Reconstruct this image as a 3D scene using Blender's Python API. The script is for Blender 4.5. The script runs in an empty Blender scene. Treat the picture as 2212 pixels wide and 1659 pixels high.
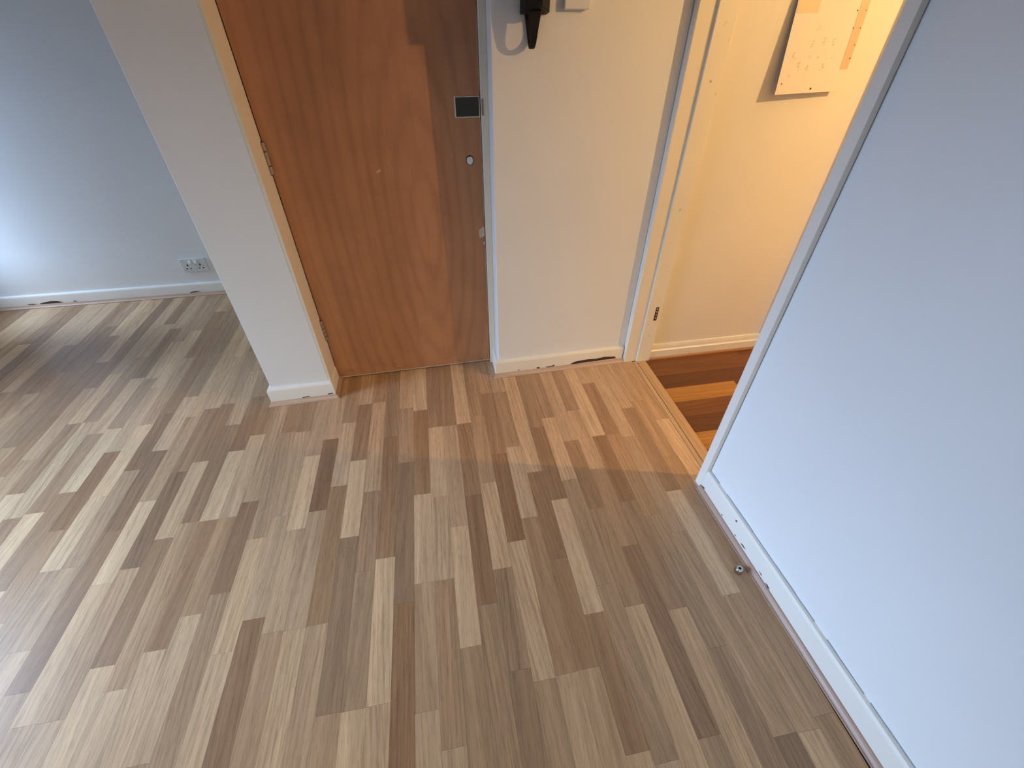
import bpy, bmesh, math, random
from mathutils import Vector, Matrix

random.seed(7)
sc = bpy.context.scene
C = sc.collection

# ------------------------------------------------------------------ camera
H_EYE = 1.38
cam_d = bpy.data.cameras.new('camera')
cam = bpy.data.objects.new('camera', cam_d)
C.objects.link(cam)
cam_d.sensor_fit = 'HORIZONTAL'
cam_d.sensor_width = 36.0
cam_d.lens = 933.578 / 2212.0 * 36.0
cam_d.clip_start = 0.02
_c, _s = math.cos, math.sin
RX, RY, RZ = 6.96738686e-01, -1.78148060e-01, 2.32379013e-03
_base = Matrix(((1, 0, 0), (0, 0, -1), (0, 1, 0)))
_M = Matrix.Rotation(RZ, 3, 'Z') @ Matrix.Rotation(RX, 3, 'X') @ Matrix.Rotation(RY, 3, 'Y') @ _base
_rows = [Vector(_M[i]) for i in range(3)]
_rot = Matrix((_rows[0], -_rows[1], -_rows[2])).transposed()
cam.matrix_world = Matrix.Translation((0, 0, H_EYE)) @ _rot.to_4x4()
sc.camera = cam

# ------------------------------------------------------------------ world, daylight, exposure
world = bpy.data.worlds.new('sky')
sc.world = world
world.use_nodes = True
_bg = world.node_tree.nodes['Background']
_bg.inputs['Color'].default_value = (0.55, 0.72, 1.0, 1)
_bg.inputs['Strength'].default_value = 0.3

# daylight entering by the window in the left-hand wall of the room
WIN_Y0, WIN_Y1, WIN_Z0, WIN_Z1, WIN_X = -0.10, 1.62, 0.30, 1.64, -2.85
SLT_Y0, SLT_Y1, SLT_Z0, SLT_Z1 = 2.52, 2.86, 0.32, 1.76      # narrow side light further along
ld = bpy.data.lights.new('window_daylight', 'AREA')      # the open sky outside that window
ld.shape = 'RECTANGLE'
ld.size = 10.0
ld.size_y = 6.0
ld.energy = 6150.0
ld.color = (0.464, 0.668, 1.0)
lo = bpy.data.objects.new('window_daylight', ld)
C.objects.link(lo)
lo.location = (-8.45, 0.9, 5.5)
lo.rotation_euler = Vector((1.0, 0.0, -0.65)).to_track_quat('-Z', 'Z').to_euler()

# soft fill light through an unseen window added behind the camera
RW_X0, RW_X1, RW_Z0, RW_Z1 = -2.3, 0.3, 0.80, 2.02
ld2 = bpy.data.lights.new('added_rear_fill', 'AREA')
ld2.shape = 'RECTANGLE'
ld2.size = 10.0
ld2.size_y = 6.0
ld2.energy = 1380.0
ld2.color = (1.0, 0.91, 0.65)
lo2 = bpy.data.objects.new('added_rear_fill', ld2)
C.objects.link(lo2)
lo2.location = (-1.0, -8.2, 5.5)
lo2.rotation_euler = Vector((0.0, 1.0, -0.65)).to_track_quat('-Z', 'Z').to_euler()

LAMP = (2.20, 0.600, 1.95)
LAMP_POWER = 76.0
LAMP_COLOR = (1.0, 0.605, 0.235)

sc.view_settings.view_transform = 'Standard'
sc.view_settings.look = 'None'
sc.view_settings.gamma = 1.0
sc.view_settings.exposure = 0.05
sc.view_settings.use_curve_mapping = False
sc.cycles.use_denoising = True

# ------------------------------------------------------------------ materials
def new_mat(name):
    m = bpy.data.materials.new(name)
    m.use_nodes = True
    nt = m.node_tree
    return m, nt, nt.nodes['Principled BSDF']

def N(nt, typ, **kw):
    n = nt.nodes.new(typ)
    for k, v in kw.items():
        setattr(n, k, v)
    return n

def link(nt, a, b):
    nt.links.new(a, b)

def ramp(nt, stops):
    r = N(nt, 'ShaderNodeValToRGB')
    e = r.color_ramp.elements
    while len(e) < len(stops):
        e.new(0.5)
    for el, (p, c) in zip(e, stops):
        el.position = p
        el.color = (c, c, c, 1) if isinstance(c, (int, float)) else (*c, 1)
    return r

def mixc(nt, mode, fac, a, b):
    n = N(nt, 'ShaderNodeMix', data_type='RGBA', blend_type=mode)
    for i, v in ((0, fac), (6, a), (7, b)):
        if hasattr(v, 'is_output') or hasattr(v, 'links'):
            link(nt, v, n.inputs[i])
        else:
            n.inputs[i].default_value = v if i == 0 else (*v, 1) if len(v) == 3 else v
    return n.outputs[2]

def coords(nt, scale=(1, 1, 1), rnd=False, slant='y'):
    g = N(nt, 'ShaderNodeNewGeometry')
    v = g.outputs['Position']
    if rnd:
        oi = N(nt, 'ShaderNodeObjectInfo')
        mm = N(nt, 'ShaderNodeVectorMath', operation='MULTIPLY_ADD')
        cx = N(nt, 'ShaderNodeCombineXYZ')
        for i in range(3):
            link(nt, oi.outputs['Random'], cx.inputs[i])
        link(nt, cx.outputs[0], mm.inputs[0])
        mm.inputs[1].default_value = (3.1, 17.3, 0.7)
        link(nt, v, mm.inputs[2])
        v = mm.outputs[0]
        # a slight slant of the grain that differs from piece to piece
        sp = N(nt, 'ShaderNodeSeparateXYZ')
        link(nt, v, sp.inputs[0])
        k = N(nt, 'ShaderNodeMath', operation='MULTIPLY_ADD')
        k.inputs[1].default_value = 0.13
        k.inputs[2].default_value = -0.065
        fr_ = N(nt, 'ShaderNodeMath', operation='FRACT')
        m7 = N(nt, 'ShaderNodeMath', operation='MULTIPLY')
        link(nt, oi.outputs['Random'], m7.inputs[0])
        m7.inputs[1].default_value = 7.31
        link(nt, m7.outputs[0], fr_.inputs[0])
        link(nt, fr_.outputs[0], k.inputs[0])
        lo_ = N(nt, 'ShaderNodeVectorMath', operation='DOT_PRODUCT')
        link(nt, g.outputs['Position'], lo_.inputs[0])
        lo_.inputs[1].default_value = (0, 1, 0) if slant == 'y' else (1, 0, 0)
        ks = N(nt, 'ShaderNodeMath', operation='MULTIPLY')
        link(nt, lo_.outputs['Value'], ks.inputs[0])
        link(nt, k.outputs[0], ks.inputs[1])
        cv = N(nt, 'ShaderNodeCombineXYZ')
        link(nt, ks.outputs[0], cv.inputs[0 if slant == 'y' else 1])
        ad = N(nt, 'ShaderNodeVectorMath', operation='ADD')
        link(nt, v, ad.inputs[0])
        link(nt, cv.outputs[0], ad.inputs[1])
        v = ad.outputs[0]
    m = N(nt, 'ShaderNodeVectorMath', operation='MULTIPLY')
    link(nt, v, m.inputs[0])
    m.inputs[1].default_value = scale
    return m.outputs[0]

def noise(nt, vec, scale=1.0, detail=2.0, rough=0.5, dist=0.0):
    n = N(nt, 'ShaderNodeTexNoise')
    link(nt, vec, n.inputs['Vector'])
    n.inputs['Scale'].default_value = scale
    n.inputs['Detail'].default_value = detail
    n.inputs['Roughness'].default_value = rough
    n.inputs['Distortion'].default_value = dist
    return n.outputs['Fac']

def bump(nt, bsdf, height, strength, dist):
    b = N(nt, 'ShaderNodeBump')
    b.inputs['Strength'].default_value = strength
    b.inputs['Distance'].default_value = dist
    link(nt, height, b.inputs['Height'])
    link(nt, b.outputs[0], bsdf.inputs['Normal'])

def paint(name, col, rough=0.6, var=0.05, orange=0.12, stain=None):
    m, nt, b = new_mat(name)
    b.inputs['Roughness'].default_value = rough
    p = coords(nt)
    n1 = noise(nt, p, 2.3, 3)
    r1 = ramp(nt, [(0.3, 1 - var), (0.7, 1.0)])
    link(nt, n1, r1.inputs[0])
    c = mixc(nt, 'MULTIPLY', 1.0, col, r1.outputs[0])
    if stain:
        n3 = noise(nt, p, stain[1], 4, 0.6)
        r3 = ramp(nt, [(stain[2], 0.0), (stain[3], 1.0)])
        link(nt, n3, r3.inputs[0])
        c = mixc(nt, 'MIX', r3.outputs[0], c, stain[0])
    link(nt, c, b.inputs['Base Color'])
    n2 = noise(nt, p, 260, 2)
    bump(nt, b, n2, orange, 0.001)
    return m

def flat(name, col, rough=0.5, metal=0.0, spec=0.5):
    m, nt, b = new_mat(name)
    p = coords(nt)
    n1 = noise(nt, p, 60, 3)
    r1 = ramp(nt, [(0.3, 0.86), (0.7, 1.0)])
    link(nt, n1, r1.inputs[0])
    link(nt, mixc(nt, 'MULTIPLY', 1.0, col, r1.outputs[0]), b.inputs['Base Color'])
    b.inputs['Roughness'].default_value = rough
    b.inputs['Metallic'].default_value = metal
    b.inputs['Specular IOR Level'].default_value = spec
    return m

def wood_strip(name, along='y', tint=None):
    """printed oak strip: base tone from the object's own colour, streaks along the strip"""
    m, nt, b = new_mat(name)
    oi = N(nt, 'ShaderNodeObjectInfo')
    sx = (1, 1, 1)
    if along == 'y':
        f1, f2, f3, f4 = (34, 1.3, 1), (150, 6.0, 1), (430, 26, 1), (14, 1.1, 1)
    else:
        f1, f2, f3, f4 = (1.3, 34, 1), (5.5, 150, 1), (22, 420, 1), (2.2, 9, 1)
    r_a = ramp(nt, [(0.30, (0.80, 0.78, 0.76)), (0.70, (1.12, 1.12, 1.12))])
    link(nt, noise(nt, coords(nt, f1, True, along), 1, 3, 0.55, 0.8), r_a.inputs[0])
    r_b = ramp(nt, [(0.33, (0.70, 0.66, 0.62)), (0.50, (1.0, 1.0, 1.0)), (0.75, (1.06, 1.06, 1.06))])
    link(nt, noise(nt, coords(nt, f2, True, along), 1, 4, 0.6, 1.1), r_b.inputs[0])
    r_c = ramp(nt, [(0.36, (0.74, 0.70, 0.66)), (0.46, (1.0, 1.0, 1.0))])
    link(nt, noise(nt, coords(nt, f3, True, along), 1, 2, 0.5), r_c.inputs[0])
    # cathedral figure, only on some strips
    w = N(nt, 'ShaderNodeTexWave', wave_type='RINGS', rings_direction='Z')
    link(nt, coords(nt, f4, True, along), w.inputs['Vector'])
    w.inputs['Scale'].default_value = 1.6
    w.inputs['Distortion'].default_value = 5.0
    w.inputs['Detail'].default_value = 2.0
    r_w = ramp(nt, [(0.0, (0.84, 0.81, 0.78)), (0.35, (1, 1, 1))])
    link(nt, w.outputs['Fac'], r_w.inputs[0])
    on = N(nt, 'ShaderNodeMath', operation='GREATER_THAN')
    link(nt, oi.outputs['Random'], on.inputs[0])
    on.inputs[1].default_value = 0.62
    c = mixc(nt, 'MULTIPLY', 1.0, oi.outputs['Color'], r_a.outputs[0])
    c = mixc(nt, 'MULTIPLY', 0.62, c, r_b.outputs[0])
    c = mixc(nt, 'MULTIPLY', 0.55, c, r_c.outputs[0])
    fac = N(nt, 'ShaderNodeMath', operation='MULTIPLY')
    link(nt, on.outputs[0], fac.inputs[0])
    fac.inputs[1].default_value = 0.8
    c = mixc(nt, 'MULTIPLY', fac.outputs[0], c, r_w.outputs[0])
    link(nt, c, b.inputs['Base Color'])
    b.inputs['Roughness'].default_value = 0.34
    b.inputs['Specular IOR Level'].default_value = 0.42
    bump(nt, b, noise(nt, coords(nt, f3, True, along), 1, 2), 0.08, 0.0006)
    return m

def plain_wood(name, col, along='y', rough=0.45):
    m, nt, b = new_mat(name)
    f = {'x': (3, 120, 120), 'y': (120, 3, 120), 'z': (120, 120, 3)}[along]
    r = ramp(nt, [(0.3, (0.80, 0.77, 0.74)), (0.65, (1.04, 1.04, 1.04))])
    link(nt, noise(nt, coords(nt, f), 1, 4, 0.55), r.inputs[0])
    link(nt, mixc(nt, 'MULTIPLY', 1.0, col, r.outputs[0]), b.inputs['Base Color'])
    b.inputs['Roughness'].default_value = rough
    return m

def veneer(name):
    """reddish plywood door veneer with cathedral figure"""
    m, nt, b = new_mat(name)
    p = coords(nt, (1, 1, 1))
    # cathedral rings stretched up the door
    off = N(nt, 'ShaderNodeVectorMath', operation='ADD')
    link(nt, p, off.inputs[0])
    off.inputs[1].default_value = (0.03, 0, -0.72)
    sc_ = N(nt, 'ShaderNodeVectorMath', operation='MULTIPLY')
    link(nt, off.outputs[0], sc_.inputs[0])
    sc_.inputs[1].default_value = (5.2, 0.0, 1.15)
    w = N(nt, 'ShaderNodeTexWave', wave_type='RINGS', rings_direction='Y')
    link(nt, sc_.outputs[0], w.inputs['Vector'])
    w.inputs['Scale'].default_value = 1.25
    w.inputs['Distortion'].default_value = 3.4
    w.inputs['Detail'].default_value = 2.5
    w.inputs['Detail Scale'].default_value = 0.9
    w.inputs['Detail Roughness'].default_value = 0.6
    rw = ramp(nt, [(0.0, (0.84, 0.81, 0.79)), (0.4, (1, 1, 1)), (1.0, (1.05, 1.06, 1.06))])
    link(nt, w.outputs['Fac'], rw.inputs[0])
    n1 = noise(nt, coords(nt, (5.0, 1, 0.55)), 1, 5, 0.6, 1.0)
    r1 = ramp(nt, [(0.28, (0.88, 0.85, 0.82)), (0.72, (1.10, 1.10, 1.10))])
    link(nt, n1, r1.inputs[0])
    n2 = noise(nt, coords(nt, (70, 1, 2.2)), 1, 4, 0.6, 0.5)
    r2 = ramp(nt, [(0.30, 0.90), (0.62, 1.0)])
    link(nt, n2, r2.inputs[0])
    n3 = noise(nt, p, 5.5, 4, 0.6)
    r3 = ramp(nt, [(0.33, 0.86), (0.6, 1.0)])
    link(nt, n3, r3.inputs[0])
    c = mixc(nt, 'MULTIPLY', 1.0, (0.47, 0.226, 0.117), r1.outputs[0])
    c = mixc(nt, 'MULTIPLY', 0.55, c, rw.outputs[0])
    c = mixc(nt, 'MULTIPLY', 0.7, c, r2.outputs[0])
    c = mixc(nt, 'MULTIPLY', 0.9, c, r3.outputs[0])
    # scuffs and grime of the door's kicked foot
    gz = N(nt, 'ShaderNodeSeparateXYZ')
    link(nt, p, gz.inputs[0])
    rz = ramp(nt, [(0.0, 1.0), (0.16, 0.0)])
    link(nt, gz.outputs['Z'], rz.inputs[0])
    n4 = noise(nt, p, 14, 4, 0.7)
    r4 = ramp(nt, [(0.50, 0.0), (0.72, 0.55)])
    link(nt, n4, r4.inputs[0])
    fm = N(nt, 'ShaderNodeMath', operation='MULTIPLY')
    link(nt, rz.outputs[0], fm.inputs[0])
    link(nt, r4.outputs[0], fm.inputs[1])
    c = mixc(nt, 'MIX', fm.outputs[0], c, (0.11, 0.065, 0.045))
    link(nt, c, b.inputs['Base Color'])
    b.inputs['Roughness'].default_value = 0.38
    b.inputs['Specular IOR Level'].default_value = 0.4
    return m

MAT = {
    'wall': paint('white_wall_paint', (0.76, 0.77, 0.77), 0.55, 0.04, 0.15),
    'hallwall': paint('cream_wall_paint', (0.75, 0.715, 0.65), 0.6, 0.06, 0.12, ((0.64, 0.58, 0.49), 5.0, 0.62, 0.85)),
    'ceiling': paint('ceiling_paint', (0.78, 0.78, 0.76), 0.8, 0.02, 0.05),
    'gloss': paint('cream_gloss_paint', (0.78, 0.73, 0.62), 0.4, 0.06, 0.05),
    'gloss2': paint('white_gloss_paint', (0.77, 0.735, 0.675), 0.48, 0.05, 0.05),
    'dirtygloss': paint('dirty_gloss_paint', (0.78, 0.74, 0.64), 0.35, 0.08, 0.06, ((0.36, 0.30, 0.22), 38.0, 0.66, 0.76)),
    'strip': wood_strip('laminate_strip', 'y'),
    'hallplank': wood_strip('hall_laminate', 'x'),
    'under': plain_wood('floor_underlay', (0.10, 0.075, 0.055)),
    'rest': plain_wood('laminate_far', (0.26, 0.185, 0.13)),
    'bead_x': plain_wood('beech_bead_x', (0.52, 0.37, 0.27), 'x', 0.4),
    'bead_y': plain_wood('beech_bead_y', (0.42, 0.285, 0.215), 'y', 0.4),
    'bead_dark': plain_wood('stained_bead', (0.33, 0.15, 0.06), 'x', 0.4),
    'threshold': plain_wood('threshold_wood', (0.52, 0.33, 0.17), 'y', 0.4),
    'door': veneer('door_veneer'),
    'dark': flat('dark_gap', (0.012, 0.009, 0.008), 0.9),
    'chip': flat('bare_dark_wood', (0.055, 0.028, 0.018), 0.8),
    'scuff': flat('pale_bare_wood', (0.60, 0.50, 0.42), 0.7),
    'grime': flat('grey_grime', (0.34, 0.36, 0.37), 0.8),
    'brass': flat('tarnished_steel', (0.36, 0.28, 0.22), 0.45, 0.35),
    'lockbody': flat('dark_lock_recess', (0.035, 0.034, 0.026), 0.45),
    'pale': flat('pale_edge', (0.74, 0.68, 0.60), 0.6),
    'rocker_hole_light': flat('white_plastic_hole_light', (0.85, 0.83, 0.82), 0.4),  # switch rockers, and the disc painted as light in the keyhole
    'socket': flat('socket_plastic', (0.66, 0.69, 0.68), 0.35),
    'black': flat('black_plastic', (0.010, 0.007, 0.005), 0.55, 0.0, 0.25),
    'chrome': flat('chrome', (0.50, 0.50, 0.50), 0.16, 1.0),
    'paper': paint('white_card', (0.73, 0.665, 0.61), 0.7, 0.03, 0.03),
    'tape': paint('brown_tape', (0.62, 0.445, 0.29), 0.45, 0.05, 0.02),
    'pencil': flat('pencil_grey', (0.42, 0.35, 0.27), 0.8),
    'winframe': flat('window_upvc', (0.8, 0.8, 0.8), 0.4),
    'cord': flat('white_cord', (0.8, 0.8, 0.78), 0.5),
}
# clear window glass: mostly see-through with a thin gloss
_m, _nt, _b = new_mat('window_glass')
_tr = N(_nt, 'ShaderNodeBsdfTransparent')
_gl = N(_nt, 'ShaderNodeBsdfGlossy')
_gl.inputs['Roughness'].default_value = 0.02
_mx = N(_nt, 'ShaderNodeMixShader')
_mx.inputs[0].default_value = 0.06
link(_nt, _tr.outputs[0], _mx.inputs[1])
link(_nt, _gl.outputs[0], _mx.inputs[2])
link(_nt, _mx.outputs[0], _nt.nodes['Material Output'].inputs['Surface'])
MAT['glass'] = _m
_m, _nt, _b = new_mat('lamp_bulb')
_b.inputs['Emission Color'].default_value = (1.0, 0.62, 0.28, 1)
_b.inputs['Emission Strength'].default_value = 12.0
MAT['bulb'] = _m

# ------------------------------------------------------------------ mesh helpers
KD = 0.025     # the entrance wall is not quite square to the room
KW = -0.014    # nor is the right-hand wall
def sh_d(v): return Vector((v[0], v[1] + KD * v[0], v[2]))
def sh_w(v): return Vector((v[0] + KW * (v[1] - 0.88), v[1], v[2]))
def sh_0(v): return Vector(v)

def box(bm, x0, x1, y0, y1, z0, z1, sh=sh_0):
    vs = [bm.verts.new(sh((x, y, z))) for x in (x0, x1) for y in (y0, y1) for z in (z0, z1)]
    for f in ((0, 1, 3, 2), (4, 6, 7, 5), (0, 4, 5, 1), (2, 3, 7, 6), (0, 2, 6, 4), (1, 5, 7, 3)):
        bm.faces.new([vs[i] for i in f])

def prism(bm, ring_a, ring_b):
    a = [bm.verts.new(v) for v in ring_a]
    b = [bm.verts.new(v) for v in ring_b]
    n = len(a)
    bm.faces.new(a)
    bm.faces.new(list(reversed(b)))
    for i in range(n):
        j = (i + 1) % n
        bm.faces.new((a[i], b[i], b[j], a[j]))

def tube(bm, pts, r, n=10):
    rings = []
    for i, p in enumerate(pts):
        p = Vector(p)
        d = (Vector(pts[min(i + 1, len(pts) - 1)]) - Vector(pts[max(i - 1, 0)])).normalized()
        a = d.orthogonal().normalized()
        b_ = d.cross(a)
        rr = r[i] if isinstance(r, (list, tuple)) else r
        rings.append([bm.verts.new(p + (a * math.cos(t) + b_ * math.sin(t)) * rr)
                      for t in [2 * math.pi * k / n for k in range(n)]])
    for A, B in zip(rings, rings[1:]):
        for k in range(n):
            bm.faces.new((A[k], A[(k + 1) % n], B[(k + 1) % n], B[k]))
    bm.faces.new(list(reversed(rings[0])))
    bm.faces.new(rings[-1])

def lathe(bm, prof, center, n=28):
    rings = []
    cx, cy, cz = center
    for r, z in prof:
        rings.append([bm.verts.new((cx + r * math.cos(2 * math.pi * k / n), cy + r * math.sin(2 * math.pi * k / n), cz + z)) for k in range(n)])
    for A, B in zip(rings, rings[1:]):
        for k in range(n):
            bm.faces.new((A[k], A[(k + 1) % n], B[(k + 1) % n], B[k]))
    bm.faces.new(list(reversed(rings[0])))
    bm.faces.new(rings[-1])

def obj(name, bm, mat, parent=None, bev=0.0, smooth=False, segs=2):
    bmesh.ops.recalc_face_normals(bm, faces=bm.faces)
    if bev:
        bmesh.ops.bevel(bm, geom=[e for e in bm.edges if e.calc_face_angle(0) > 0.5], offset=bev, segments=segs,
                        profile=0.5, affect='EDGES', clamp_overlap=True)
    me = bpy.data.meshes.new(name)
    bm.to_mesh(me)
    bm.free()
    if smooth:
        for p in me.polygons:
            p.use_smooth = True
        me.set_sharp_from_angle(angle=0.6)
    me.materials.append(MAT[mat] if isinstance(mat, str) else mat)
    o = bpy.data.objects.new(name, me)
    C.objects.link(o)
    if parent:
        o.parent = parent
    return o

def boxobj(name, b6, mat, parent=None, sh=sh_0, bev=0.0):
    bm = bmesh.new()
    box(bm, *b6, sh=sh)
    return obj(name, bm, mat, parent, bev)

def empty(name, loc=(0, 0, 0), parent=None):
    o = bpy.data.objects.new(name, None)
    o.empty_display_size = 0.05
    C.objects.link(o)
    o.location = loc
    if parent:
        o.parent = parent
    return o

def tag(o, label, cat=None, group=None, kind=None):
    o['label'] = label
    if cat:
        o['category'] = cat
    if group:
        o['group'] = group
    if kind:
        o['kind'] = kind
    return o

def struct(o, label, cat='wall'):
    return tag(o, label, cat, None, 'structure')

def fan(bm, pts3):
    """thin slab from an outline: pts3 = list of (front, back) point pairs"""
    prism(bm, [p[0] for p in pts3], [p[1] for p in pts3])

CEIL = 2.42

# ------------------------------------------------------------------ room shell
# floor base and the strips laid on it
floor = boxobj('floor', (WIN_X, 0.978, -2.6, 3.0, -0.06, -0.0085), 'under')
struct(floor, 'oak-look laminate strip floor of the room in mixed light and dark strips', 'floor')

STRIP_W, STRIP_X0 = 0.0635, -0.191
MARKS = {-30: [(2.38, 7, 4)], -28: [(2.557, 5, 3)], -26: [(2.176, 8, 3)], -24: [(1.69, 8, 4), (1.309, 3, 9)],
 -23: [(2.186, 6, 4), (1.689, 5, 7), (1.19, 8, 3)], -22: [(2.464, 6, 3), (1.201, 4, 9)],
 -21: [(2.314, 3, 7), (1.982, 8, 5), (1.625, 4, 8), (1.282, 9, 3)], -20: [(1.478, 7, 2), (0.789, 4, 7)],
 -19: [(2.627, 6, 3), (2.138, 3, 7), (1.628, 5, 8), (0.946, 9, 5)], -18: [(1.356, 2, 5), (0.947, 5, 6), (0.695, 6, 7)],
 -17: [(1.796, 4, 8), (1.451, 7, 2)], -16: [(1.186, 5, 9), (0.499, 8, 5)], -15: [(1.691, 7, 3), (0.91, 2, 6), (0.498, 5, 7)],
 -14: [(1.357, 3, 8), (1.008, 7, 3)], -13: [(1.56, 6, 2), (1.061, 3, 5), (0.544, 5, 8)], -12: [(1.394, 2, 8), (1.058, 8, 3)],
 -11: [(1.059, 7, 5), (0.717, 4, 7), (0.365, 7, 4)], -10: [(1.117, 8, 2), (0.772, 1, 5)], -9: [(1.469, 3, 5), (0.952, 5, 8)],
 -8: [(1.462, 3, 6), (0.672, 6, 2)], -7: [(1.31, 5, 9), (0.623, 6, 5)], -6: [(1.031, 1, 5), (0.62, 5, 8)],
 -5: [(1.483, 4, 8), (1.133, 7, 3), (0.622, 4, 6)], -4: [(1.596, 7, 3), (1.252, 2, 8), (0.901, 9, 2), (0.389, 3, 5)],
 -3: [(1.599, 4, 6), (1.085, 6, 4), (0.387, 4, 8)], -2: [(0.801, 3, 9), (0.387, 8, 6)], -1: [(1.207, 5, 3), (0.64, 2, 2)],
 0: [(1.51, 8, 3), (1.038, 3, 8), (0.693, 8, 6), (0.35, 5, 8)], 1: [(1.388, 3, 8), (0.692, 7, 4)],
 2: [(1.387, 3, 6), (0.877, 5, 8)], 3: [(1.389, 8, 3), (0.592, 2, 4)], 4: [(1.049, 5, 8), (0.697, 7, 3), (0.401, 4, 3)],
 5: [(1.575, 5, 3), (0.785, 2, 7), (0.365, 7, 5)], 6: [(1.573, 6, 3), (1.215, 4, 8), (0.868, 8, 4), (0.369, 4, 8)],
 7: [(1.068, 7, 2), (0.371, 3, 6)], 8: [(0.925, 2, 8), (0.509, 7, 3)], 9: [(1.359, 4, 8), (1.007, 8, 5), (0.146, 4, 7)],
 10: [(1.205, 6, 3), (0.509, 4, 7)], 11: [(1.387, 3, 6), (0.70, 4, 3), (0.173, 2, 5)],
 12: [(1.212, 8, 3), (0.873, 2, 4), (0.477, 2, 7)], 13: [(1.563, 6, 3), (0.80, 4, 5), (0.357, 5, 2)],
 14: [(1.185, 8, 6), (0.72, 5, 5), (0.143, 6, 2)], 15: [(1.358, 7, 4), (0.887, 2, 8), (0.488, 7, 5)],
 16: [(1.05, 5, 4), (0.55, 4, 4)], 18: [(1.11, 3, 5)]}

def tone_col(t):
    t = max(0.0, min(9.0, t + random.uniform(-0.35, 0.35))) / 9.0
    dk, lt = (0.250, 0.128, 0.062), (0.690, 0.470, 0.272)
    g = t ** 1.15
    w = random.uniform(-0.012, 0.012)
    return (dk[0] + (lt[0] - dk[0]) * g + w, dk[1] + (lt[1] - dk[1]) * g, dk[2] + (lt[2] - dk[2]) * g - w * 0.5, 1.0)

def y_far(x):
    if x < -0.845: return 2.875
    if x < -0.566: return 1.680 + KD * x
    if x < 0.2395: return 1.842 + KD * x
    if x < 0.905: return 1.685 + KD * x
    return 1.672 + KD * x

_unit = bmesh.new()
box(_unit, -0.5, 0.5, -0.5, 0.5, -1.0, 0.0)
bmesh.ops.recalc_face_normals(_unit, faces=_unit.faces)
UNIT = bpy.data.meshes.new('plank')
_unit.to_mesh(UNIT)
_unit.free()
UNIT.materials.append(MAT['strip'])
UNIT_H = UNIT.copy()
UNIT_H.materials.clear()
UNIT_H.materials.append(MAT['hallplank'])

def plank(x0, x1, y0, y1, col, parent, mesh=UNIT, th=0.008, top=0.0):
    o = bpy.data.objects.new('plank', mesh)
    C.objects.link(o)
    o.parent = parent
    g = 0.00018
    o.location = ((x0 + x1) / 2, (y0 + y1) / 2, top)
    o.scale = (x1 - x0 - 2 * g, y1 - y0 - 2 * g, th)
    o.color = col
    return o

def in_view(x, y, mx=170):
    q = _M @ (Vector((x, y, 0)) - Vector((0, 0, H_EYE)))
    if q[2] < 0.1: return False
    px, py = 1106 + 933.578 * q[0] / q[2], 829.5 + 933.578 * q[1] / q[2]
    return -mx < px < 2212 + mx and py < 1659 + mx

rest_bm = bmesh.new()
NEAR_Y = -0.25
for c in range(-50, 19):
    x0 = STRIP_X0 + STRIP_W * c
    x1 = x0 + STRIP_W
    x1c = min(x1, 0.9555) if c < 18 else 0.0
    if x1c - x0 < 0.004: continue
    if x0 < WIN_X + 0.001: continue
    # far end: the strip runs under the skirting of whatever stands there
    yf = max(y_far(x0 + 0.002), y_far(x1c - 0.002))
    yn = NEAR_Y if x1c < 0.93 else 0.86
    ms = [m for m in sorted(MARKS.get(c, []), reverse=True) if yn + 0.02 < m[0] < yf - 0.015]
    ys = [yf] + [m[0] for m in ms] + [yn]
    tones = []
    for i in range(len(ys) - 1):
        a = ms[i - 1][2] if i > 0 else None
        b_ = ms[i][1] if i < len(ms) else None
        tones.append((a, b_))
    segs = []
    for i in range(len(ys) - 1):
        top_, bot = ys[i], ys[i + 1]
        a, b_ = tones[i]
        if a is None and b_ is None:
            a, b_ = random.choice([2, 3, 4, 5, 6, 7, 8]), random.choice([3, 4, 5, 6, 7, 8])
        elif a is None:
            a = random.choice([3, 4, 5, 6, 7]) if top_ - bot > 0.5 else b_
        elif b_ is None:
            b_ = random.choice([3, 4, 5, 6, 7]) if top_ - bot > 0.5 else a
        L = top_ - bot
        if L > 0.62:
            n = max(2, round(L / 0.42))
            cuts = [top_]
            for k in range(1, n):
                cuts.append(top_ - L * k / n + random.uniform(-0.05, 0.05))
            cuts.append(bot)
            for k in range(n):
                t = a if k == 0 else b_ if k == n - 1 else random.choice([3, 4, 5, 6, 7, 8])
                segs.append((cuts[k + 1], cuts[k], t))
        else:
            segs.append((bot, top_, (a + b_) / 2))
    for (s0, s1, t) in segs:
        if s0 < 0.86 and x1c > 0.93: pass
        vis = any(in_view(x, y) for x in (x0, x1c) for y in (s0, (s0 + s1) / 2, s1))
        if vis:
            plank(x0, x1c, s0, s1, tone_col(t), floor)
        else:
            box(rest_bm, x0 + .0002, x1c - .0002, s0 + .0002, s1 - .0002, -0.008, 0.0)
box(rest_bm, WIN_X + 0.01, 0.905, -2.59, NEAR_Y - 0.0005, -0.008, 0.0)
tag(obj('laminate_out_of_frame', rest_bm, 'rest', floor), 'laminate strips near the camera and window', None, None, 'stuff')

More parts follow.
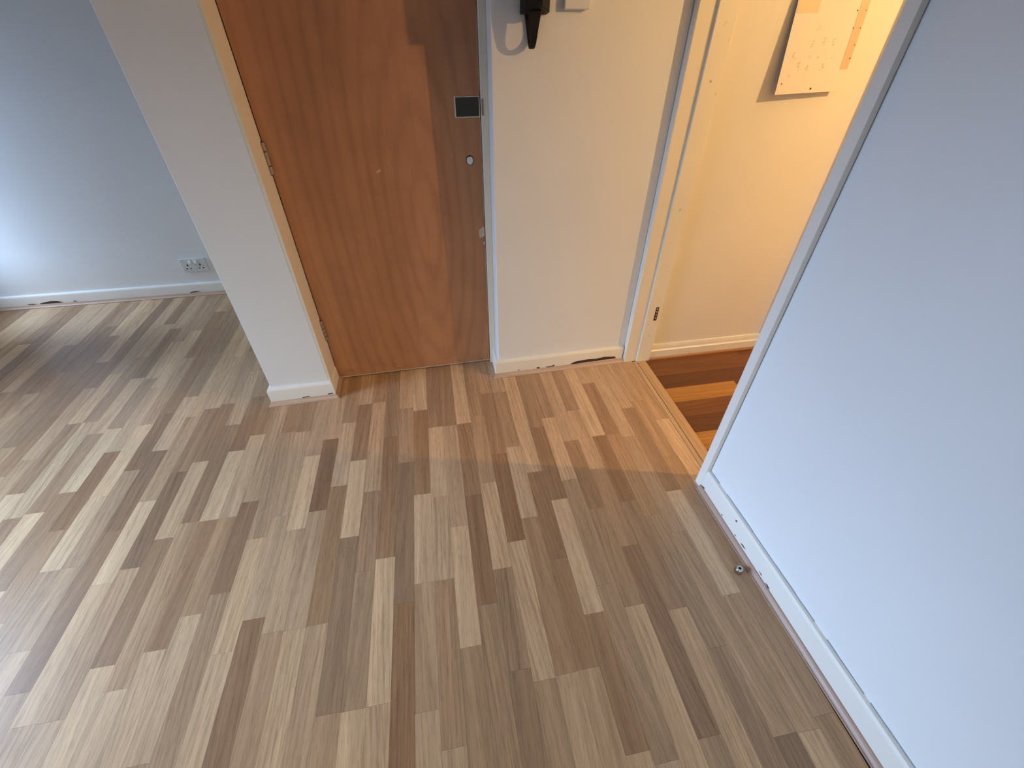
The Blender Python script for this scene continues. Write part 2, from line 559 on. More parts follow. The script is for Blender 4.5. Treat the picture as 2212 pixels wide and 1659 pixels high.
# hall floor: darker planks running the other way
hall_floor = boxobj('floor_hall', (0.978, 3.4, -1.2, 1.75, -0.06, -0.0085), 'under')
struct(hall_floor, 'glossy red-brown plank floor of the hallway beyond the opening', 'floor')
DKR, MDR, LTR = (0.125, 0.042, 0.012, 1), (0.185, 0.066, 0.018, 1), (0.44, 0.205, 0.046, 1)
rows = [(1.655, 1.735, MDR), (1.556, 1.655, MDR), (1.456, 1.556, DKR), (1.356, 1.456, LTR), (1.257, 1.356, MDR),
        (1.157, 1.257, DKR), (1.057, 1.157, LTR), (0.957, 1.057, DKR), (0.857, 0.957, MDR)]
for i, (a, b_, colr) in enumerate(rows):
    cut = 1.395 if i == 3 else (1.55 + 0.37 * ((i * 0.618) % 1))
    plank(1.02, cut, a, b_, colr, hall_floor, UNIT_H, 0.008, -0.0005)
    c2 = DKR if colr is LTR else MDR if colr is DKR else DKR
    plank(cut, cut + 0.9, a, b_, c2, hall_floor, UNIT_H, 0.008, -0.0005)
for k in range(20):
    y1 = 0.857 - 0.1 * k
    plank(1.02, 3.38, y1 - 0.1, y1, random.choice([DKR, MDR, LTR]), hall_floor, UNIT_H, 0.008, -0.0005)

# wood threshold in the opening, with its dark joint
thr = empty('trim_1', (0.978, 1.3, 0))
struct(thr, 'wooden threshold strip between the pale room floor and the dark hallway floor', 'threshold')
def thr_part(name, x0, x1, z1, mat, z0=-0.002):
    bm = bmesh.new()
    b2 = [(x0, 0.905), (x1, 0.905), (x1, 1.668 + KD * x1), (x0, 1.668 + KD * x0)]
    prism(bm, [Vector((x - 0.978, y - 1.3, z0)) for x, y in b2], [Vector((x - 0.978, y - 1.3, z1)) for x, y in b2])
    obj(name, bm, mat, thr, 0.0012)
thr_part('edge_strip', 0.9535, 0.9745, 0.0022, 'threshold')
thr_part('joint', 0.9740, 0.9775, 0.0004, 'dark')
thr_part('cover_strip', 0.9770, 1.0235, 0.0034, 'threshold')

# --- walls
YA = 2.897          # alcove wall face
YF = 1.706          # entrance wall face (at x = 0)
wall_alcove = boxobj('wall_alcove', (WIN_X, -0.70, YA, YA + 0.1, -0.06, CEIL), 'wall')
struct(wall_alcove, 'pale blue-white wall at the back of the alcove with a double socket')
wall_pier = boxobj('wall_pier', (-0.825, -0.570, YF, YA + 0.02, -0.06, CEIL), 'wall', None, sh_d, 0.002)
struct(wall_pier, 'white painted wall pier between the alcove and the brown door')
wall_ent = boxobj('wall_entrance', (0.2395, 0.9065, YF, YF + 0.25, -0.06, CEIL), 'wall', None, sh_d, 0.002)
struct(wall_ent, 'white painted wall between the brown door and the hallway opening')
wall_over = boxobj('wall_over_door', (-0.570, 0.2395, YF, YF + 0.25, 1.99, CEIL), 'wall', None, sh_d)
struct(wall_over, 'wall above the brown door')
YHALL = 1.712
wall_hall = boxobj('wall_hall', (1.0455, 3.4, YHALL, YHALL + 0.15, -0.06, CEIL), 'hallwall')
struct(wall_hall, 'cream painted hallway wall lit warm by the hall lamp')
wall_right = boxobj('wall_right', (0.915, 1.008, -2.6, 0.905, -0.06, CEIL), 'wall', None, sh_w)
struct(wall_right, 'pale blue-lit wall on the right side of the room')
wall_lint = boxobj('wall_over_opening', (0.912, 1.008, 0.905, 1.70, 2.03, CEIL), 'wall')
struct(wall_lint, 'wall above the hallway opening')
bm = bmesh.new()
for b6 in ((WIN_X - 0.1, RW_X0, -2.7, -2.6, -0.06, CEIL), (RW_X1, 3.4, -2.7, -2.6, -0.06, CEIL),
           (RW_X0, RW_X1, -2.7, -2.6, -0.06, RW_Z0), (RW_X0, RW_X1, -2.7, -2.6, RW_Z1, CEIL)):
    box(bm, *b6)
wall_rear = obj('wall_rear', bm, 'wall')
struct(wall_rear, 'wall behind the camera')
wall_hall_end = boxobj('wall_hall_end', (3.4, 3.5, -1.3, 1.87, -0.06, CEIL), 'hallwall')
struct(wall_hall_end, 'far end wall of the hallway')
wall_hall_near = boxobj('wall_hall_near', (1.035, 3.4, -1.3, -1.2, -0.06, CEIL), 'hallwall')
struct(wall_hall_near, 'near side wall of the hallway')
ceil = boxobj('ceiling', (WIN_X - 0.1, 3.5, -2.7, 3.0, CEIL, CEIL + 0.1), 'ceiling')
struct(ceil, 'white ceiling', 'ceiling')
bm = bmesh.new()
for b6 in ((WIN_X - 0.1, WIN_X, -2.6, WIN_Y0, -0.06, CEIL), (WIN_X - 0.1, WIN_X, WIN_Y1, SLT_Y0, -0.06, CEIL), (WIN_X - 0.1, WIN_X, SLT_Y1, 2.99, -0.06, CEIL),
           (WIN_X - 0.1, WIN_X, WIN_Y0, WIN_Y1, -0.06, WIN_Z0), (WIN_X - 0.1, WIN_X, WIN_Y0, WIN_Y1, WIN_Z1, CEIL),
           (WIN_X - 0.1, WIN_X, SLT_Y0, SLT_Y1, -0.06, SLT_Z0), (WIN_X - 0.1, WIN_X, SLT_Y0, SLT_Y1, SLT_Z1, CEIL)):
    box(bm, *b6)
wall_left = obj('wall_left', bm, 'wall')
struct(wall_left, 'window wall on the left side of the room')
def side_window(name, label, y0, y1, z0, z1, splits):
    win = empty(name, (WIN_X - 0.05, (y0 + y1) / 2, z0))
    struct(win, label, 'window')
    yc = (y0 + y1) / 2
    def wpart(nm, a, b_, c, d, mat, t=0.03):
        bm = bmesh.new()
        box(bm, -t, t, a - yc, b_ - yc, c - z0, d - z0)
        obj(nm, bm, mat, win)
    edges = [y0] + splits + [y1]
    for i, y in enumerate(edges):
        m0 = y if i == 0 else y - 0.045 if i == len(edges) - 1 else y - 0.022
        wpart('mullion', m0, m0 + 0.045, z0 + 0.045, z1 - 0.045, 'winframe')
    wpart('sill_rail', y0, y1, z0, z0 + 0.045, 'winframe', 0.04)
    wpart('head_rail', y0, y1, z1 - 0.045, z1, 'winframe')
    for i in range(len(edges) - 1):
        wpart('pane', edges[i] + (0.045 if i == 0 else 0.024), edges[i + 1] - (0.045 if i == len(edges) - 2 else 0.023), z0 + 0.045, z1 - 0.045, 'glass', 0.003)
side_window('window_1', 'wide low two-light window letting in daylight from the left', WIN_Y0, WIN_Y1, WIN_Z0, WIN_Z1, [0.7])
side_window('window_3', 'narrow single-light window near the alcove wall', SLT_Y0, SLT_Y1, SLT_Z0, SLT_Z1, [])
win2 = empty('fill_window', (-1.0, -2.65, RW_Z0))  # window added out of view to let in the fill light
struct(win2, 'unseen two-light window added behind the camera for fill light', 'window')
def w2part(name, x0, x1, z0, z1, mat, d=0.03):
    bm = bmesh.new()
    box(bm, x0 + 1.0, x1 + 1.0, -d, d, z0 - RW_Z0, z1 - RW_Z0)
    return obj(name, bm, mat, win2)
for x in (RW_X0, -1.025, RW_X1 - 0.05):
    w2part('mullion', x, x + 0.05, RW_Z0 + 0.05, RW_Z1 - 0.05, 'winframe')
w2part('sill_rail', RW_X0, RW_X1, RW_Z0, RW_Z0 + 0.05, 'winframe', 0.04)
w2part('head_rail', RW_X0, RW_X1, RW_Z1 - 0.05, RW_Z1, 'winframe')
for a, b_ in ((RW_X0 + 0.05, -1.025), (-0.975, RW_X1 - 0.05)):
    w2part('pane', a, b_, RW_Z0 + 0.05, RW_Z1 - 0.05, 'glass', 0.003)

# ------------------------------------------------------------------ skirtings with scotia beads
SK_H = 0.088
SCOTIA = [(0.0, 0.0), (0.0172, 0.0), (0.0172, 0.0042), (0.0150, 0.0046), (0.0138, 0.0034), (0.0118, 0.0052), (0.0088, 0.0086),
          (0.0064, 0.0122), (0.0050, 0.0165), (0.0042, 0.0190), (0.0, 0.0195)]   # (out from skirting, up)
def sk_prof(th, h):
    return [(0.0, 0.0), (th, 0.0), (th, h - 0.012), (th - 0.002, h - 0.005), (th - 0.006, h - 0.001), (0.0, h)]

def run_x(name, prof, xa, xb, y, mat, parent, sh, mitre_a=0.0, mitre_b=0.0, off=0.0):
    """profile swept along x; 'out' points to -y; mitre: extra length per unit of out"""
    bm = bmesh.new()
    A = [sh((xa - mitre_a * (o + off), y - o, z)) for o, z in prof]
    B = [sh((xb + mitre_b * (o + off), y - o, z)) for o, z in prof]
    prism(bm, A, B)
    return obj(name, bm, mat, parent, smooth=True)

def run_y(name, prof, ya, yb, x, mat, parent, sh, side=-1, mitre_a=0.0, mitre_b=0.0, off=0.0):
    """profile swept along y; 'out' points to side*x"""
    bm = bmesh.new()
    A = [sh((x + side * o, ya - mitre_a * (o + off), z)) for o, z in prof]
    B = [sh((x + side * o, yb + mitre_b * (o + off), z)) for o, z in prof]
    prism(bm, A, B)
    return obj(name, bm, mat, parent, smooth=True)

def chips(name, polys, to3, parent, mat='chip', dep=0.0009):
    for pl in polys:
        bm = bmesh.new()
        fan(bm, [(to3(a, b_, dep), to3(a, b_, -0.002)) for a, b_ in pl])
        obj(name, bm, mat, parent)

TH = 0.017
# alcove
base_a = empty('baseboard_alcove')
struct(base_a, 'chipped white skirting along the alcove wall under the socket', 'baseboard')
run_x('board', sk_prof(TH, 0.080), WIN_X + 0.002, -0.84, YA, 'gloss2', base_a, sh_0)
run_x('bead', SCOTIA, WIN_X + 0.002, -0.86, YA - TH, 'bead_x', base_a, sh_0)
chips('chipped_patch', [[(-2.4869, 0.0254), (-2.4523, 0.0309), (-2.4214, 0.0359), (-2.3847, 0.0333), (-2.3527, 0.0222), (-2.3761, 0.0202), (-2.4324, 0.0205), (-2.483, 0.0206)],
      [(-2.5573, 0.0254), (-2.5227, 0.0266), (-2.5024, 0.0205), (-2.5189, 0.0202), (-2.5492, 0.0215)],
      [(-2.2981, 0.027), (-2.2737, 0.0222), (-2.2987, 0.0205)],
      [(-1.6215, 0.0244), (-1.5916, 0.0281), (-1.554, 0.0247), (-1.5755, 0.0218), (-1.6061, 0.0205), (-1.618, 0.0205)]],
      lambda a, b_, d: Vector((a, YA - TH - d, b_)), base_a)
# pier
base_p = empty('baseboard_pier')
struct(base_p, 'short white skirting around the foot of the wall pier', 'baseboard')
run_x('board', sk_prof(TH, SK_H), -0.825, -0.570, YF, 'gloss2', base_p, sh_d, 1.0, 1.0)
run_y('side_board', sk_prof(TH, SK_H), YF, YF + 0.112, -0.570, 'gloss', base_p, sh_d, 1, 1.0, 0.0)
run_y('side_board', sk_prof(TH, SK_H), YF, YA - 0.03, -0.825, 'gloss2', base_p, sh_d, -1, 1.0, 0.0)
run_x('bead', SCOTIA, -0.825 - TH, -0.570 + TH, YF - TH, 'bead_x', base_p, sh_d, 0.8, 1.0)
run_y('side_bead', SCOTIA, YF - TH, YF + 0.125, -0.570 + TH, 'bead_y', base_p, sh_d, 1, 1.0, 0.0)
chips('chipped_patch', [[(-0.5884, 0.026), (-0.5629, 0.0279), (-0.5638, 0.024), (-0.5867, 0.0206)],
      [(-0.7037, 0.023), (-0.6729, 0.026), (-0.668, 0.0221), (-0.7024, 0.0200)]],
      lambda a, b_, d: sh_d((a, YF - TH - d, b_)), base_p)
# entrance wall
base_e = empty('baseboard_entrance')
struct(base_e, 'cream skirting with a long dark chip between the brown door and the opening', 'baseboard')
run_x('board', sk_prof(TH, SK_H), 0.2395, 0.8990, YF, 'gloss', base_e, sh_d, 1.0, 0.0)
run_y('side_board', sk_prof(TH, SK_H), YF, YF + 0.108, 0.2395, 'gloss2', base_e, sh_d, -1, 1.0, 0.0)
run_x('bead', SCOTIA, 0.2395 - TH, 0.9060, YF - TH, 'bead_x', base_e, sh_d, 1.0, 0.0)
chips('chipped_patch', [[(0.6124, 0.0212), (0.6387, 0.0303), (0.7019, 0.0335), (0.7526, 0.0314), (0.7981, 0.0356), (0.8547, 0.031), (0.8652, 0.0225), (0.8286, 0.0215), (0.7864, 0.0222), (0.7544, 0.0205), (0.7039, 0.0212), (0.6584, 0.0202), (0.6222, 0.0198)],
      [(0.4802, 0.022), (0.5134, 0.0241), (0.5311, 0.0279), (0.5249, 0.0206), (0.4871, 0.0202)],
      [(0.4334, 0.0256), (0.4489, 0.0248), (0.4515, 0.0200), (0.4359, 0.0200)],
      [(0.3349, 0.0246), (0.3436, 0.0243), (0.3406, 0.0200)]],
      lambda a, b_, d: sh_d((a, YF - TH - d, 0.0195 + (b_ - 0.0195) * 1.35)), base_e)
# hall
base_h = empty('baseboard_hall')
struct(base_h, 'stepped cream skirting along the hallway wall over a dark stained bead', 'baseboard')
HP = [(0.0, 0.0), (0.016, 0.0), (0.016, 0.052), (0.010, 0.058), (0.0095, 0.080), (0.006, 0.087), (0.0, 0.088)]
run_x('board', HP, 1.0462, 3.39, YHALL, 'dirtygloss', base_h, sh_0)
run_x('bead', [(0, 0), (0.009, 0), (0.0085, 0.006), (0.005, 0.011), (0, 0.013)], 1.0462, 3.39, YHALL - 0.016, 'bead_dark', base_h, sh_0)
# right wall
base_r = empty('baseboard_right')
struct(base_r, 'white skirting with grubby edges along the right wall beside the doorstop', 'baseboard')
run_y('board', sk_prof(TH, 0.098), -2.59, 0.8815, 0.915, 'gloss2', base_r, sh_w, -1)
run_y('bead', SCOTIA, -2.59, 0.8830, 0.915 - TH, 'bead_y', base_r, sh_w, -1)
bm = bmesh.new()
_yy = -2.5
while _yy < 0.875:
    l = random.uniform(0.012, 0.05)
    if random.random() < 0.8:
        h = random.uniform(0.0008, 0.0028)
        box(bm, 0.9125, 0.91535, _yy, _yy + l, 0.0975, 0.0980 + h, sh_w)
    _yy += l
obj('grey_paint_edge', bm, 'grime', base_r)
chips('chipped_patch', [[(0.8793, 0.0205), (0.8646, 0.0255), (0.8568, 0.0261), (0.8614, 0.0208)], [(0.629, 0.0281), (0.6203, 0.034), (0.6026, 0.0328), (0.6124, 0.029)],
      [(0.4931, 0.0236), (0.4854, 0.0275), (0.4714, 0.0243), (0.4775, 0.0206)], [(0.6882, 0.0767), (0.6801, 0.0841), (0.6792, 0.0743)],
      [(0.6638, 0.0273), (0.6547, 0.0291), (0.6572, 0.0248)], [(0.7464, 0.027), (0.7364, 0.0289), (0.7391, 0.0239)], [(0.5296, 0.0303), (0.515, 0.0316), (0.5145, 0.0272)]],
      lambda a, b_, d: sh_w((0.915 - TH - d, a, b_)), base_r)

# ------------------------------------------------------------------ door frames and casings
fr = empty('trim_2')
struct(fr, 'cream and white painted frame around the brown door', 'door frame')
bm = bmesh.new(); box(bm, -0.5705, -0.5590, YF + 0.0005, 1.832, 0.0, 1.985, sh_d); box(bm, -0.5705, -0.5480, 1.872, 1.90, 0.0, 1.985, sh_d)
obj('hinge_jamb', bm, 'gloss', fr, 0.0015)
bm = bmesh.new(); box(bm, 0.2125, 0.2395, 1.812, 1.90, 0.0, 1.985, sh_d)
obj('latch_jamb', bm, 'gloss', fr, 0.0025)
bm = bmesh.new(); box(bm, -0.559, 0.2125, 1.812, 1.90, 1.985, 1.995, sh_d)
obj('head', bm, 'gloss', fr)
bm = bmesh.new(); box(bm, -0.560, 0.2140, 1.90, 1.93, 0.0, 1.985, sh_d)
obj('dark_stop', bm, 'dark', fr)
bm = bmesh.new(); box(bm, 0.2135, 0.2215, 1.8105, 1.83, 1.120, 1.172, sh_d)
obj('strike_plate', bm, 'brass', fr, 0.0015)

op = empty('trim_3')
struct(op, 'cream door lining with stop and hinge recess at the far side of the opening', 'door frame')
bm = bmesh.new(); box(bm, 0.9075, 1.0455, 1.672, 1.80, 0.0, 2.03, sh_d)
obj('lining', bm, 'gloss', op, 0.002)
bm = bmesh.new(); box(bm, 0.9720, 1.0450, 1.662, 1.673, 0.0, 2.03, sh_d)
obj('stop', bm, 'dirtygloss', op, 0.0015)
bm = bmesh.new(); box(bm, 1.0115, 1.0280, 1.6612, 1.664, 0.251, 0.325, sh_d)
obj('hinge_recess', bm, 'chip', op)
bm = bmesh.new()
for zz in (0.262, 0.279, 0.297, 0.312):
    box(bm, 1.0150 + random.uniform(0, .004), 1.0230, 1.6607, 1.662, zz, zz + 0.007, sh_d)
obj('recess_splinters', bm, 'scuff', op)
# quirk bead down the corner of the lining
bm = bmesh.new(); tube(bm, [sh_d((0.9085, 1.690, 0.0)), sh_d((0.9085, 1.690, 2.03))], 0.004, 10)
obj('corner_filler', bm, 'gloss2', op, smooth=True)

ca = empty('trim_4')
struct(ca, 'narrow white casing up the end of the right wall', 'door frame')
bm = bmesh.new(); box(bm, 0.8965, 0.9125, 0.8815, 0.9150, 0.0, 2.06, sh_w)
obj('casing', bm, 'gloss2', ca, 0.002)
bm = bmesh.new(); box(bm, 0.9125, 1.010, 0.9045, 0.9165, 0.0, 2.03, sh_w)
obj('lining', bm, 'gloss', ca, 0.0015)

# white foot of the next door casing along the hall
hb = boxobj('trim_5', (1.692, 1.755, 1.655, 1.711, 0.0, 2.05), 'gloss2', None, sh_0, 0.006)
struct(hb, 'white casing foot at the end of the hallway skirting', 'door frame')

# ------------------------------------------------------------------ brown door
door = empty('door_1', (-0.556, 1.83, 0.006))
struct(door, 'reddish-brown plywood flush door with a dark lock cut-out and two hinges', 'door')
def dl(x, y, z):
    v = sh_d((x, y, z))
    return v - Vector((-0.556, 1.83, 0.006))
bm = bmesh.new(); box(bm, -0.5565, 0.2105, 1.830, 1.870, 0.008, 1.982, lambda v: dl(*v))
obj('slab', bm, 'door', door, 0.0015)
bm = bmesh.new(); box(bm, -0.5535, 0.2100, 1.8285, 1.8302, 0.0062, 0.0098, lambda v: dl(*v))
obj('bottom_edge', bm, 'scuff', door)
# recessed lock cut-out with pale broken rim
bm = bmesh.new(); box(bm, 0.1215, 0.2085, 1.8285, 1.832, 1.1165, 1.1760, lambda v: dl(*v))
obj('lock_recess', bm, 'lockbody', door)
bm = bmesh.new()
for b6 in ((0.1180, 0.1222, 1.8270, 1.832, 1.1135, 1.1790), (0.1180, 0.2085, 1.8270, 1.832, 1.1760, 1.1785),
           (0.1180, 0.2085, 1.8270, 1.832, 1.1135, 1.1165), (0.2062, 0.2088, 1.8270, 1.832, 1.1135, 1.1785)):
    box(bm, *b6, sh=lambda v: dl(*v))
obj('recess_rim', bm, 'pale', door, 0.0006)
# keyhole: a white disc stands in for light showing through it
bm = bmesh.new()
ring = [(0.1630 + 0.0148 * math.cos(t), 0.9720 + 0.0172 * math.sin(t)) for t in [2 * math.pi * k / 28 for k in range(28)]]
prism(bm, [dl(a, 1.8288, b_) for a, b_ in ring], [dl(a, 1.833, b_) for a, b_ in ring])
obj('hole_edge', bm, 'dark', door)
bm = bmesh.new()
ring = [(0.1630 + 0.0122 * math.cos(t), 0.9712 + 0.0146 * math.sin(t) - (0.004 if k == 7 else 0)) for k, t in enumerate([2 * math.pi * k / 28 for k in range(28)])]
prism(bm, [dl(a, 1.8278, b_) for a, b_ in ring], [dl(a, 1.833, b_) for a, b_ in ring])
obj('hole_light_disc', bm, 'rocker_hole_light', door)
for pl in [[(0.1862, 0.7002), (0.1959, 0.706), (0.2035, 0.7147), (0.2095, 0.7017), (0.2095, 0.6732), (0.1955, 0.6654), (0.1868, 0.6668), (0.1841, 0.686)],
           [(0.201, 0.6436), (0.2095, 0.6491), (0.2095, 0.6295), (0.2031, 0.633)],
           [(-0.1936, 0.9465), (-0.1783, 0.9545), (-0.1769, 0.9492), (-0.1897, 0.9428)]]:
    bm = bmesh.new()
    fan(bm, [(dl(a, 1.8294, b_), dl(a, 1.832, b_)) for a, b_ in pl])
    obj('splintered_chip', bm, 'scuff', door)
for z0, z1 in ((0.30, 0.62), (0.76, 0.96), (0.98, 1.10), (1.19, 1.42)):
    bm = bmesh.new(); box(bm, 0.2086, 0.2104, 1.8292, 1.831, z0, z1, lambda v: dl(*v))
    obj('worn_edge', bm, 'scuff', door)
for z0, z1, kn in ((0.956, 1.062, 3), (0.240, 0.345, 5)):
    hg = empty('hinge', dl(-0.5560, 1.8215, z0), door)
    hz = z1 - z0
    x0 = Vector((0, 0, 0))
    for k in range(kn):
        lens = [0.28, 0.44, 0.28] if kn == 3 else [0.2] * 5
        a = sum(lens[:k]) * hz
        b_ = a + lens[k] * hz
        bm = bmesh.new()
        tube(bm, [(0, 0, a + 0.0012), (0, 0, a + 0.0025), (0, 0, b_ - 0.0025), (0, 0, b_ - 0.0012)], [0.0072, 0.0086, 0.0086, 0.0072], 14)
        obj('knuckle', bm, 'brass', hg, smooth=True)
    bm = bmesh.new()
    tube(bm, [(0, 0, -0.001), (0, 0, hz + 0.001)], 0.0045, 10)
    obj('pin', bm, 'chip', hg, smooth=True)
    bm = bmesh.new(); box(bm, -0.0025, 0.004, 0.000, 0.0105, 0.0, hz)
    obj('leaf', bm, 'brass', hg)

# ------------------------------------------------------------------ double socket on the alcove wall
so = empty('double_socket', (-1.523, YA, 0.200))
tag(so, 'white double wall socket low on the alcove wall', 'socket')
bm = bmesh.new(); box(bm, -0.0735, 0.0735, -0.0105, 0.0, -0.043, 0.043)
obj('plate', bm, 'socket', so, 0.003)
for sx in (-0.036, 0.036):
    for hx, hz, w, h in ((sx, 0.002, 0.0035, 0.0055), (sx - 0.0115, -0.020, 0.0045, 0.0030), (sx + 0.0115, -0.020, 0.0045, 0.0030)):
        bm = bmesh.new(); box(bm, hx - w, hx + w, -0.0112, -0.008, hz - h, hz + h)
        obj('pin_hole', bm, 'dark', so)
for sx in (-0.016, 0.016):
    bm = bmesh.new()
    prism(bm, [Vector((sx - 0.008, y, z)) for y, z in ((-0.0100, 0.010), (-0.0165, 0.013), (-0.0125, 0.034), (-0.0100, 0.034))],
          [Vector((sx + 0.008, y, z)) for y, z in ((-0.0100, 0.010), (-0.0165, 0.013), (-0.0125, 0.034), (-0.0100, 0.034))])
    obj('rocker_switch', bm, 'rocker_hole_light', so, 0.0008)

# ------------------------------------------------------------------ black fitting on the entrance wall
bf = empty('black_fitting', sh_d((0.37, YF, 1.40)))
tag(bf, 'black wall-mounted box with a tapering loop hanging below it', 'wall fitting')
bm = bmesh.new()
out = [(-0.040, 0.0), (-0.046, -0.050), (-0.039, -0.080), (0.012, -0.086), (0.040, -0.058), (0.046, 0.0)]
prism(bm, [Vector((a, b_, -0.002 + max(0.0, -b_ - 0.05) * 0.5)) for a, b_ in out], [Vector((a, b_, 0.19)) for a, b_ in out])
obj('body', bm, 'black', bf, 0.003)
bm = bmesh.new()
# D-shaped loop standing out from the wall, wide at the top, thin at its foot
path_o = [(-0.062, 0.008), (-0.061, -0.035), (-0.059, -0.055), (-0.052, -0.071), (-0.041, -0.081), (-0.029, -0.085), (-0.017, -0.081), (-0.008, -0.070), (-0.002, -0.050), (-0.001, 0.0)]
path_i = [(-0.056, 0.008), (-0.055, -0.035), (-0.053, -0.051), (-0.047, -0.063), (-0.038, -0.071), (-0.029, -0.073), (-0.020, -0.070), (-0.013, -0.062), (-0.008, -0.046), (-0.007, 0.0)]
def hw(z): return 0.0085 + 0.011 * max(0.0, 1 + z / 0.086) ** 1.6
rings = []
for (yo, zo), (yi, zi) in zip(path_o, path_i):
    rings.append([bm.verts.new(v) for v in ((-hw(zo) - .006, yo, zo), (hw(zo) - .006, yo, zo), (hw(zi) - .006, yi, zi), (-hw(zi) - .006, yi, zi))])
for A, B in zip(rings, rings[1:]):
    for k in range(4):
        bm.faces.new((A[k], A[(k + 1) % 4], B[(k + 1) % 4], B[k]))
bm.faces.new(rings[0]); bm.faces.new(list(reversed(rings[-1])))
obj('loop', bm, 'black', bf, 0.002)

sw = empty('switch_plate', sh_d((0.508, YF, 1.411)))
tag(sw, 'white square switch plate beside the black wall fitting', 'switch')
bm = bmesh.new(); box(bm, -0.041, 0.041, -0.018, 0.0, 0.0, 0.086)
obj('plate', bm, 'wall', sw, 0.003)
bm = bmesh.new(); box(bm, -0.010, 0.010, -0.022, -0.017, 0.032, 0.056)
obj('rocker', bm, 'rocker_hole_light', sw, 0.0015)

# ------------------------------------------------------------------ card taped to the hallway wall
card = empty('taped_card', (1.39, YHALL, 1.18))
tag(card, 'white card with faint pencil marks taped to the hallway wall', 'card')
# surface: lower edge stands away from the wall, most at the left corner
def cardp(u, v, lift=0.0):
    """u 0..1 left-right, v 0..1 bottom-top"""
    x = (1.262 + 0.272 * u) + (-0.012 * v)
    z = 1.181 + 0.42 * v + 0.006 * u
    y = YHALL - (0.006 + (0.034 - 0.013 * u) * max(0.0, 1 - v * 1.25) ** 0.9) - lift
    return Vector((x - 1.39, y - YHALL, z - 1.18))
bm = bmesh.new()
nu, nv = 8, 12
G = [[[bm.verts.new(cardp(i / nu, j / nv, l)) for l in (0.0, 0.0015)] for j in range(nv + 1)] for i in range(nu + 1)]
for i in range(nu):
    for j in range(nv):
        for l in (0, 1):
            q = [G[i][j][l], G[i + 1][j][l], G[i + 1][j + 1][l], G[i][j + 1][l]]
            bm.faces.new(q if l else q[::-1])
for i in range(nu):
    for j in (0, nv):
        bm.faces.new((G[i][j][0], G[i + 1][j][0], G[i + 1][j][1], G[i][j][1]))
for j in range(nv):
    for i in (0, nu):
        bm.faces.new((G[i][j][0], G[i][j + 1][0], G[i][j + 1][1], G[i][j][1]))
obj('sheet', bm, 'paper', card)
def on_card(name, quad, mat, lift=0.0017, th=0.0005):
    bm = bmesh.new()
    prism(bm, [cardp(a, b_, lift) for a, b_ in quad], [cardp(a, b_, lift + th) for a, b_ in quad])
    return obj(name, bm, mat, card)
on_card('tape', [(0.01, 0.535), (0.31, 0.535), (0.31, 0.66), (0.01, 0.66)], 'tape')
for k in range(4):
    v0 = 0.155 + k * 0.21
    on_card('tape', [(0.885, v0), (1.005, v0), (1.005, v0 + 0.21), (0.885, v0 + 0.21)], 'tape')
# faint handwriting-like pencil strokes, one mesh
bm = bmesh.new()
def stroke(u, v, du, dv, w=0.004):
    prism(bm, [cardp(a, b_, 0.0017) for a, b_ in ((u, v), (u + du, v + dv), (u + du, v + dv + w), (u, v + w))],
          [cardp(a, b_, 0.0021) for a, b_ in ((u, v), (u + du, v + dv), (u + du, v + dv + w), (u, v + w))])
for (u, v, n) in ((0.36, 0.44, 3), (0.33, 0.33, 4), (0.50, 0.34, 5), (0.64, 0.33, 5), (0.12, 0.25, 5), (0.36, 0.255, 2), (0.46, 0.25, 2), (0.70, 0.25, 3),
                  (0.22, 0.17, 7), (0.34, 0.17, 4), (0.57, 0.17, 5), (0.10, 0.13, 2)):
    for k in range(n):
        stroke(u + random.uniform(-0.015, 0.035), v + k * 0.010 - 0.012 + random.uniform(-0.003, 0.003), random.uniform(0.010, 0.036), random.uniform(0.001, 0.007), random.uniform(0.0018, 0.0038))
tag(obj('pencil_marks', bm, 'pencil', card), 'faint grey pencil marks', None, None, 'stuff')
bm = bmesh.new()
for u, v, r in ((0.525, 0.030, 0.0032), (0.06, 0.075, 0.0022), (0.86, 0.54, 0.0022), (0.885, 0.43, 0.0018), (0.985, 0.43, 0.0018), (0.985, 0.54, 0.0018), (0.985, 0.32, 0.0018), (0.985, 0.23, 0.0022)):
    rg = [(u + r / 0.272 * math.cos(t), v + r / 0.42 * math.sin(t)) for t in [2 * math.pi * k / 10 for k in range(10)]]
    prism(bm, [cardp(a, b_, 0.0018) for a, b_ in rg], [cardp(a, b_, 0.0026) for a, b_ in rg])
tag(obj('pin_holes', bm, 'chip', card), 'small dark pin holes', None, None, 'stuff')

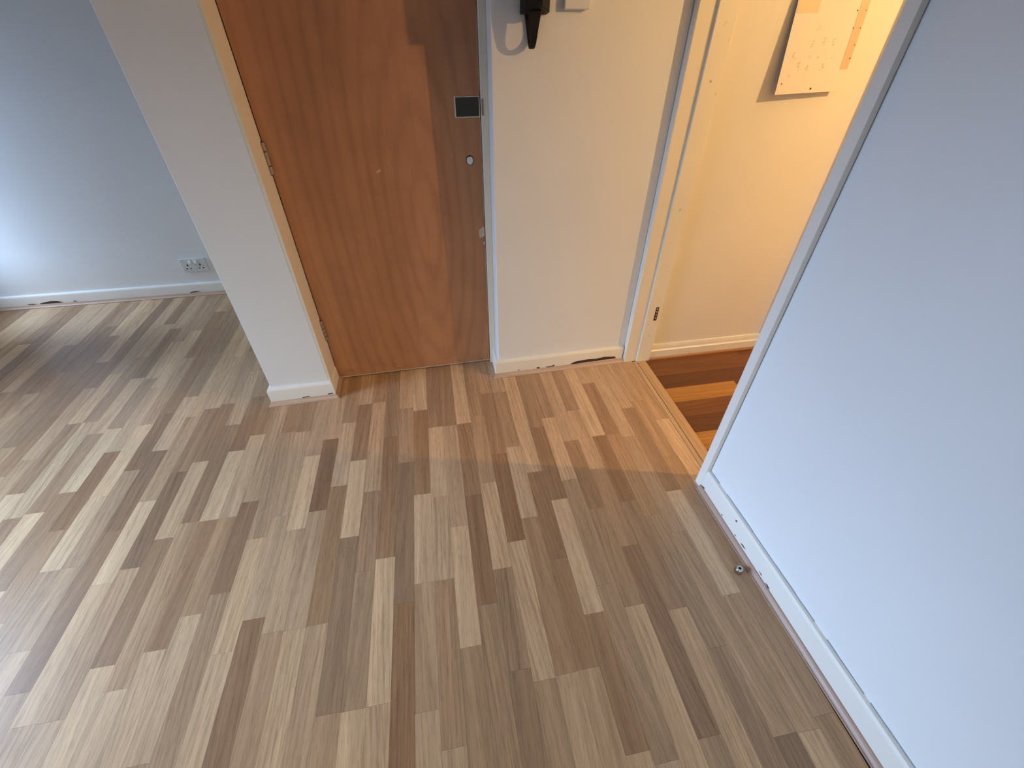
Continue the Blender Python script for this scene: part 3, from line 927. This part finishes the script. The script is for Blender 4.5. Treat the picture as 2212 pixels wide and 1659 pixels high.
# ------------------------------------------------------------------ chrome floor doorstop
ds = empty('doorstop', (0.8545, 0.552, 0))
tag(ds, 'small chrome doorstop with a screw hole on the floor against the right bead', 'doorstop')
bm = bmesh.new()
lathe(bm, [(0.0105, 0.0), (0.0128, 0.001), (0.0132, 0.006), (0.0128, 0.012), (0.0122, 0.0165), (0.0105, 0.0185), (0.0044, 0.0190), (0.0040, 0.0150)], (0, 0, 0))
obj('body', bm, 'chrome', ds, smooth=True)
bm = bmesh.new()
lathe(bm, [(0.0039, 0.0148), (0.0036, 0.0162), (0.0010, 0.0166)], (0, 0, 0), 16)
obj('screw', bm, 'dark', ds, smooth=True)

# ------------------------------------------------------------------ hallway pendant lamp (out of frame) and its light
pl_ = empty('pendant_lamp', (LAMP[0], LAMP[1], CEIL))
tag(pl_, 'bare warm pendant bulb hanging from the hallway ceiling', 'lamp')
bm = bmesh.new(); lathe(bm, [(0.045, -0.002), (0.045, -0.012), (0.02, -0.03)], (0, 0, 0)); obj('ceiling_rose', bm, 'cord', pl_, smooth=True)
bm = bmesh.new(); tube(bm, [(0, 0, -0.02), (0, 0, LAMP[2] - CEIL + 0.10)], 0.003, 8); obj('cord', bm, 'cord', pl_, smooth=True)
bm = bmesh.new(); lathe(bm, [(0.014, 0.11), (0.018, 0.09), (0.018, 0.052), (0.014, 0.045)], (0, 0, LAMP[2] - CEIL)); obj('lamp_holder', bm, 'cord', pl_, smooth=True)
bm = bmesh.new(); lathe(bm, [(0.013, 0.046), (0.02, 0.030), (0.029, 0.006), (0.030, -0.006), (0.024, -0.022), (0.010, -0.031), (0.002, -0.033)], (0, 0, LAMP[2] - CEIL)); obj('bulb', bm, 'bulb', pl_, smooth=True)
ll = bpy.data.lights.new('bulb_light', 'POINT')
ll.energy = LAMP_POWER
ll.color = LAMP_COLOR
ll.shadow_soft_size = 0.018
llo = bpy.data.objects.new('bulb_light', ll)
C.objects.link(llo)
llo.location = (LAMP[0], LAMP[1], LAMP[2] - 0.052)
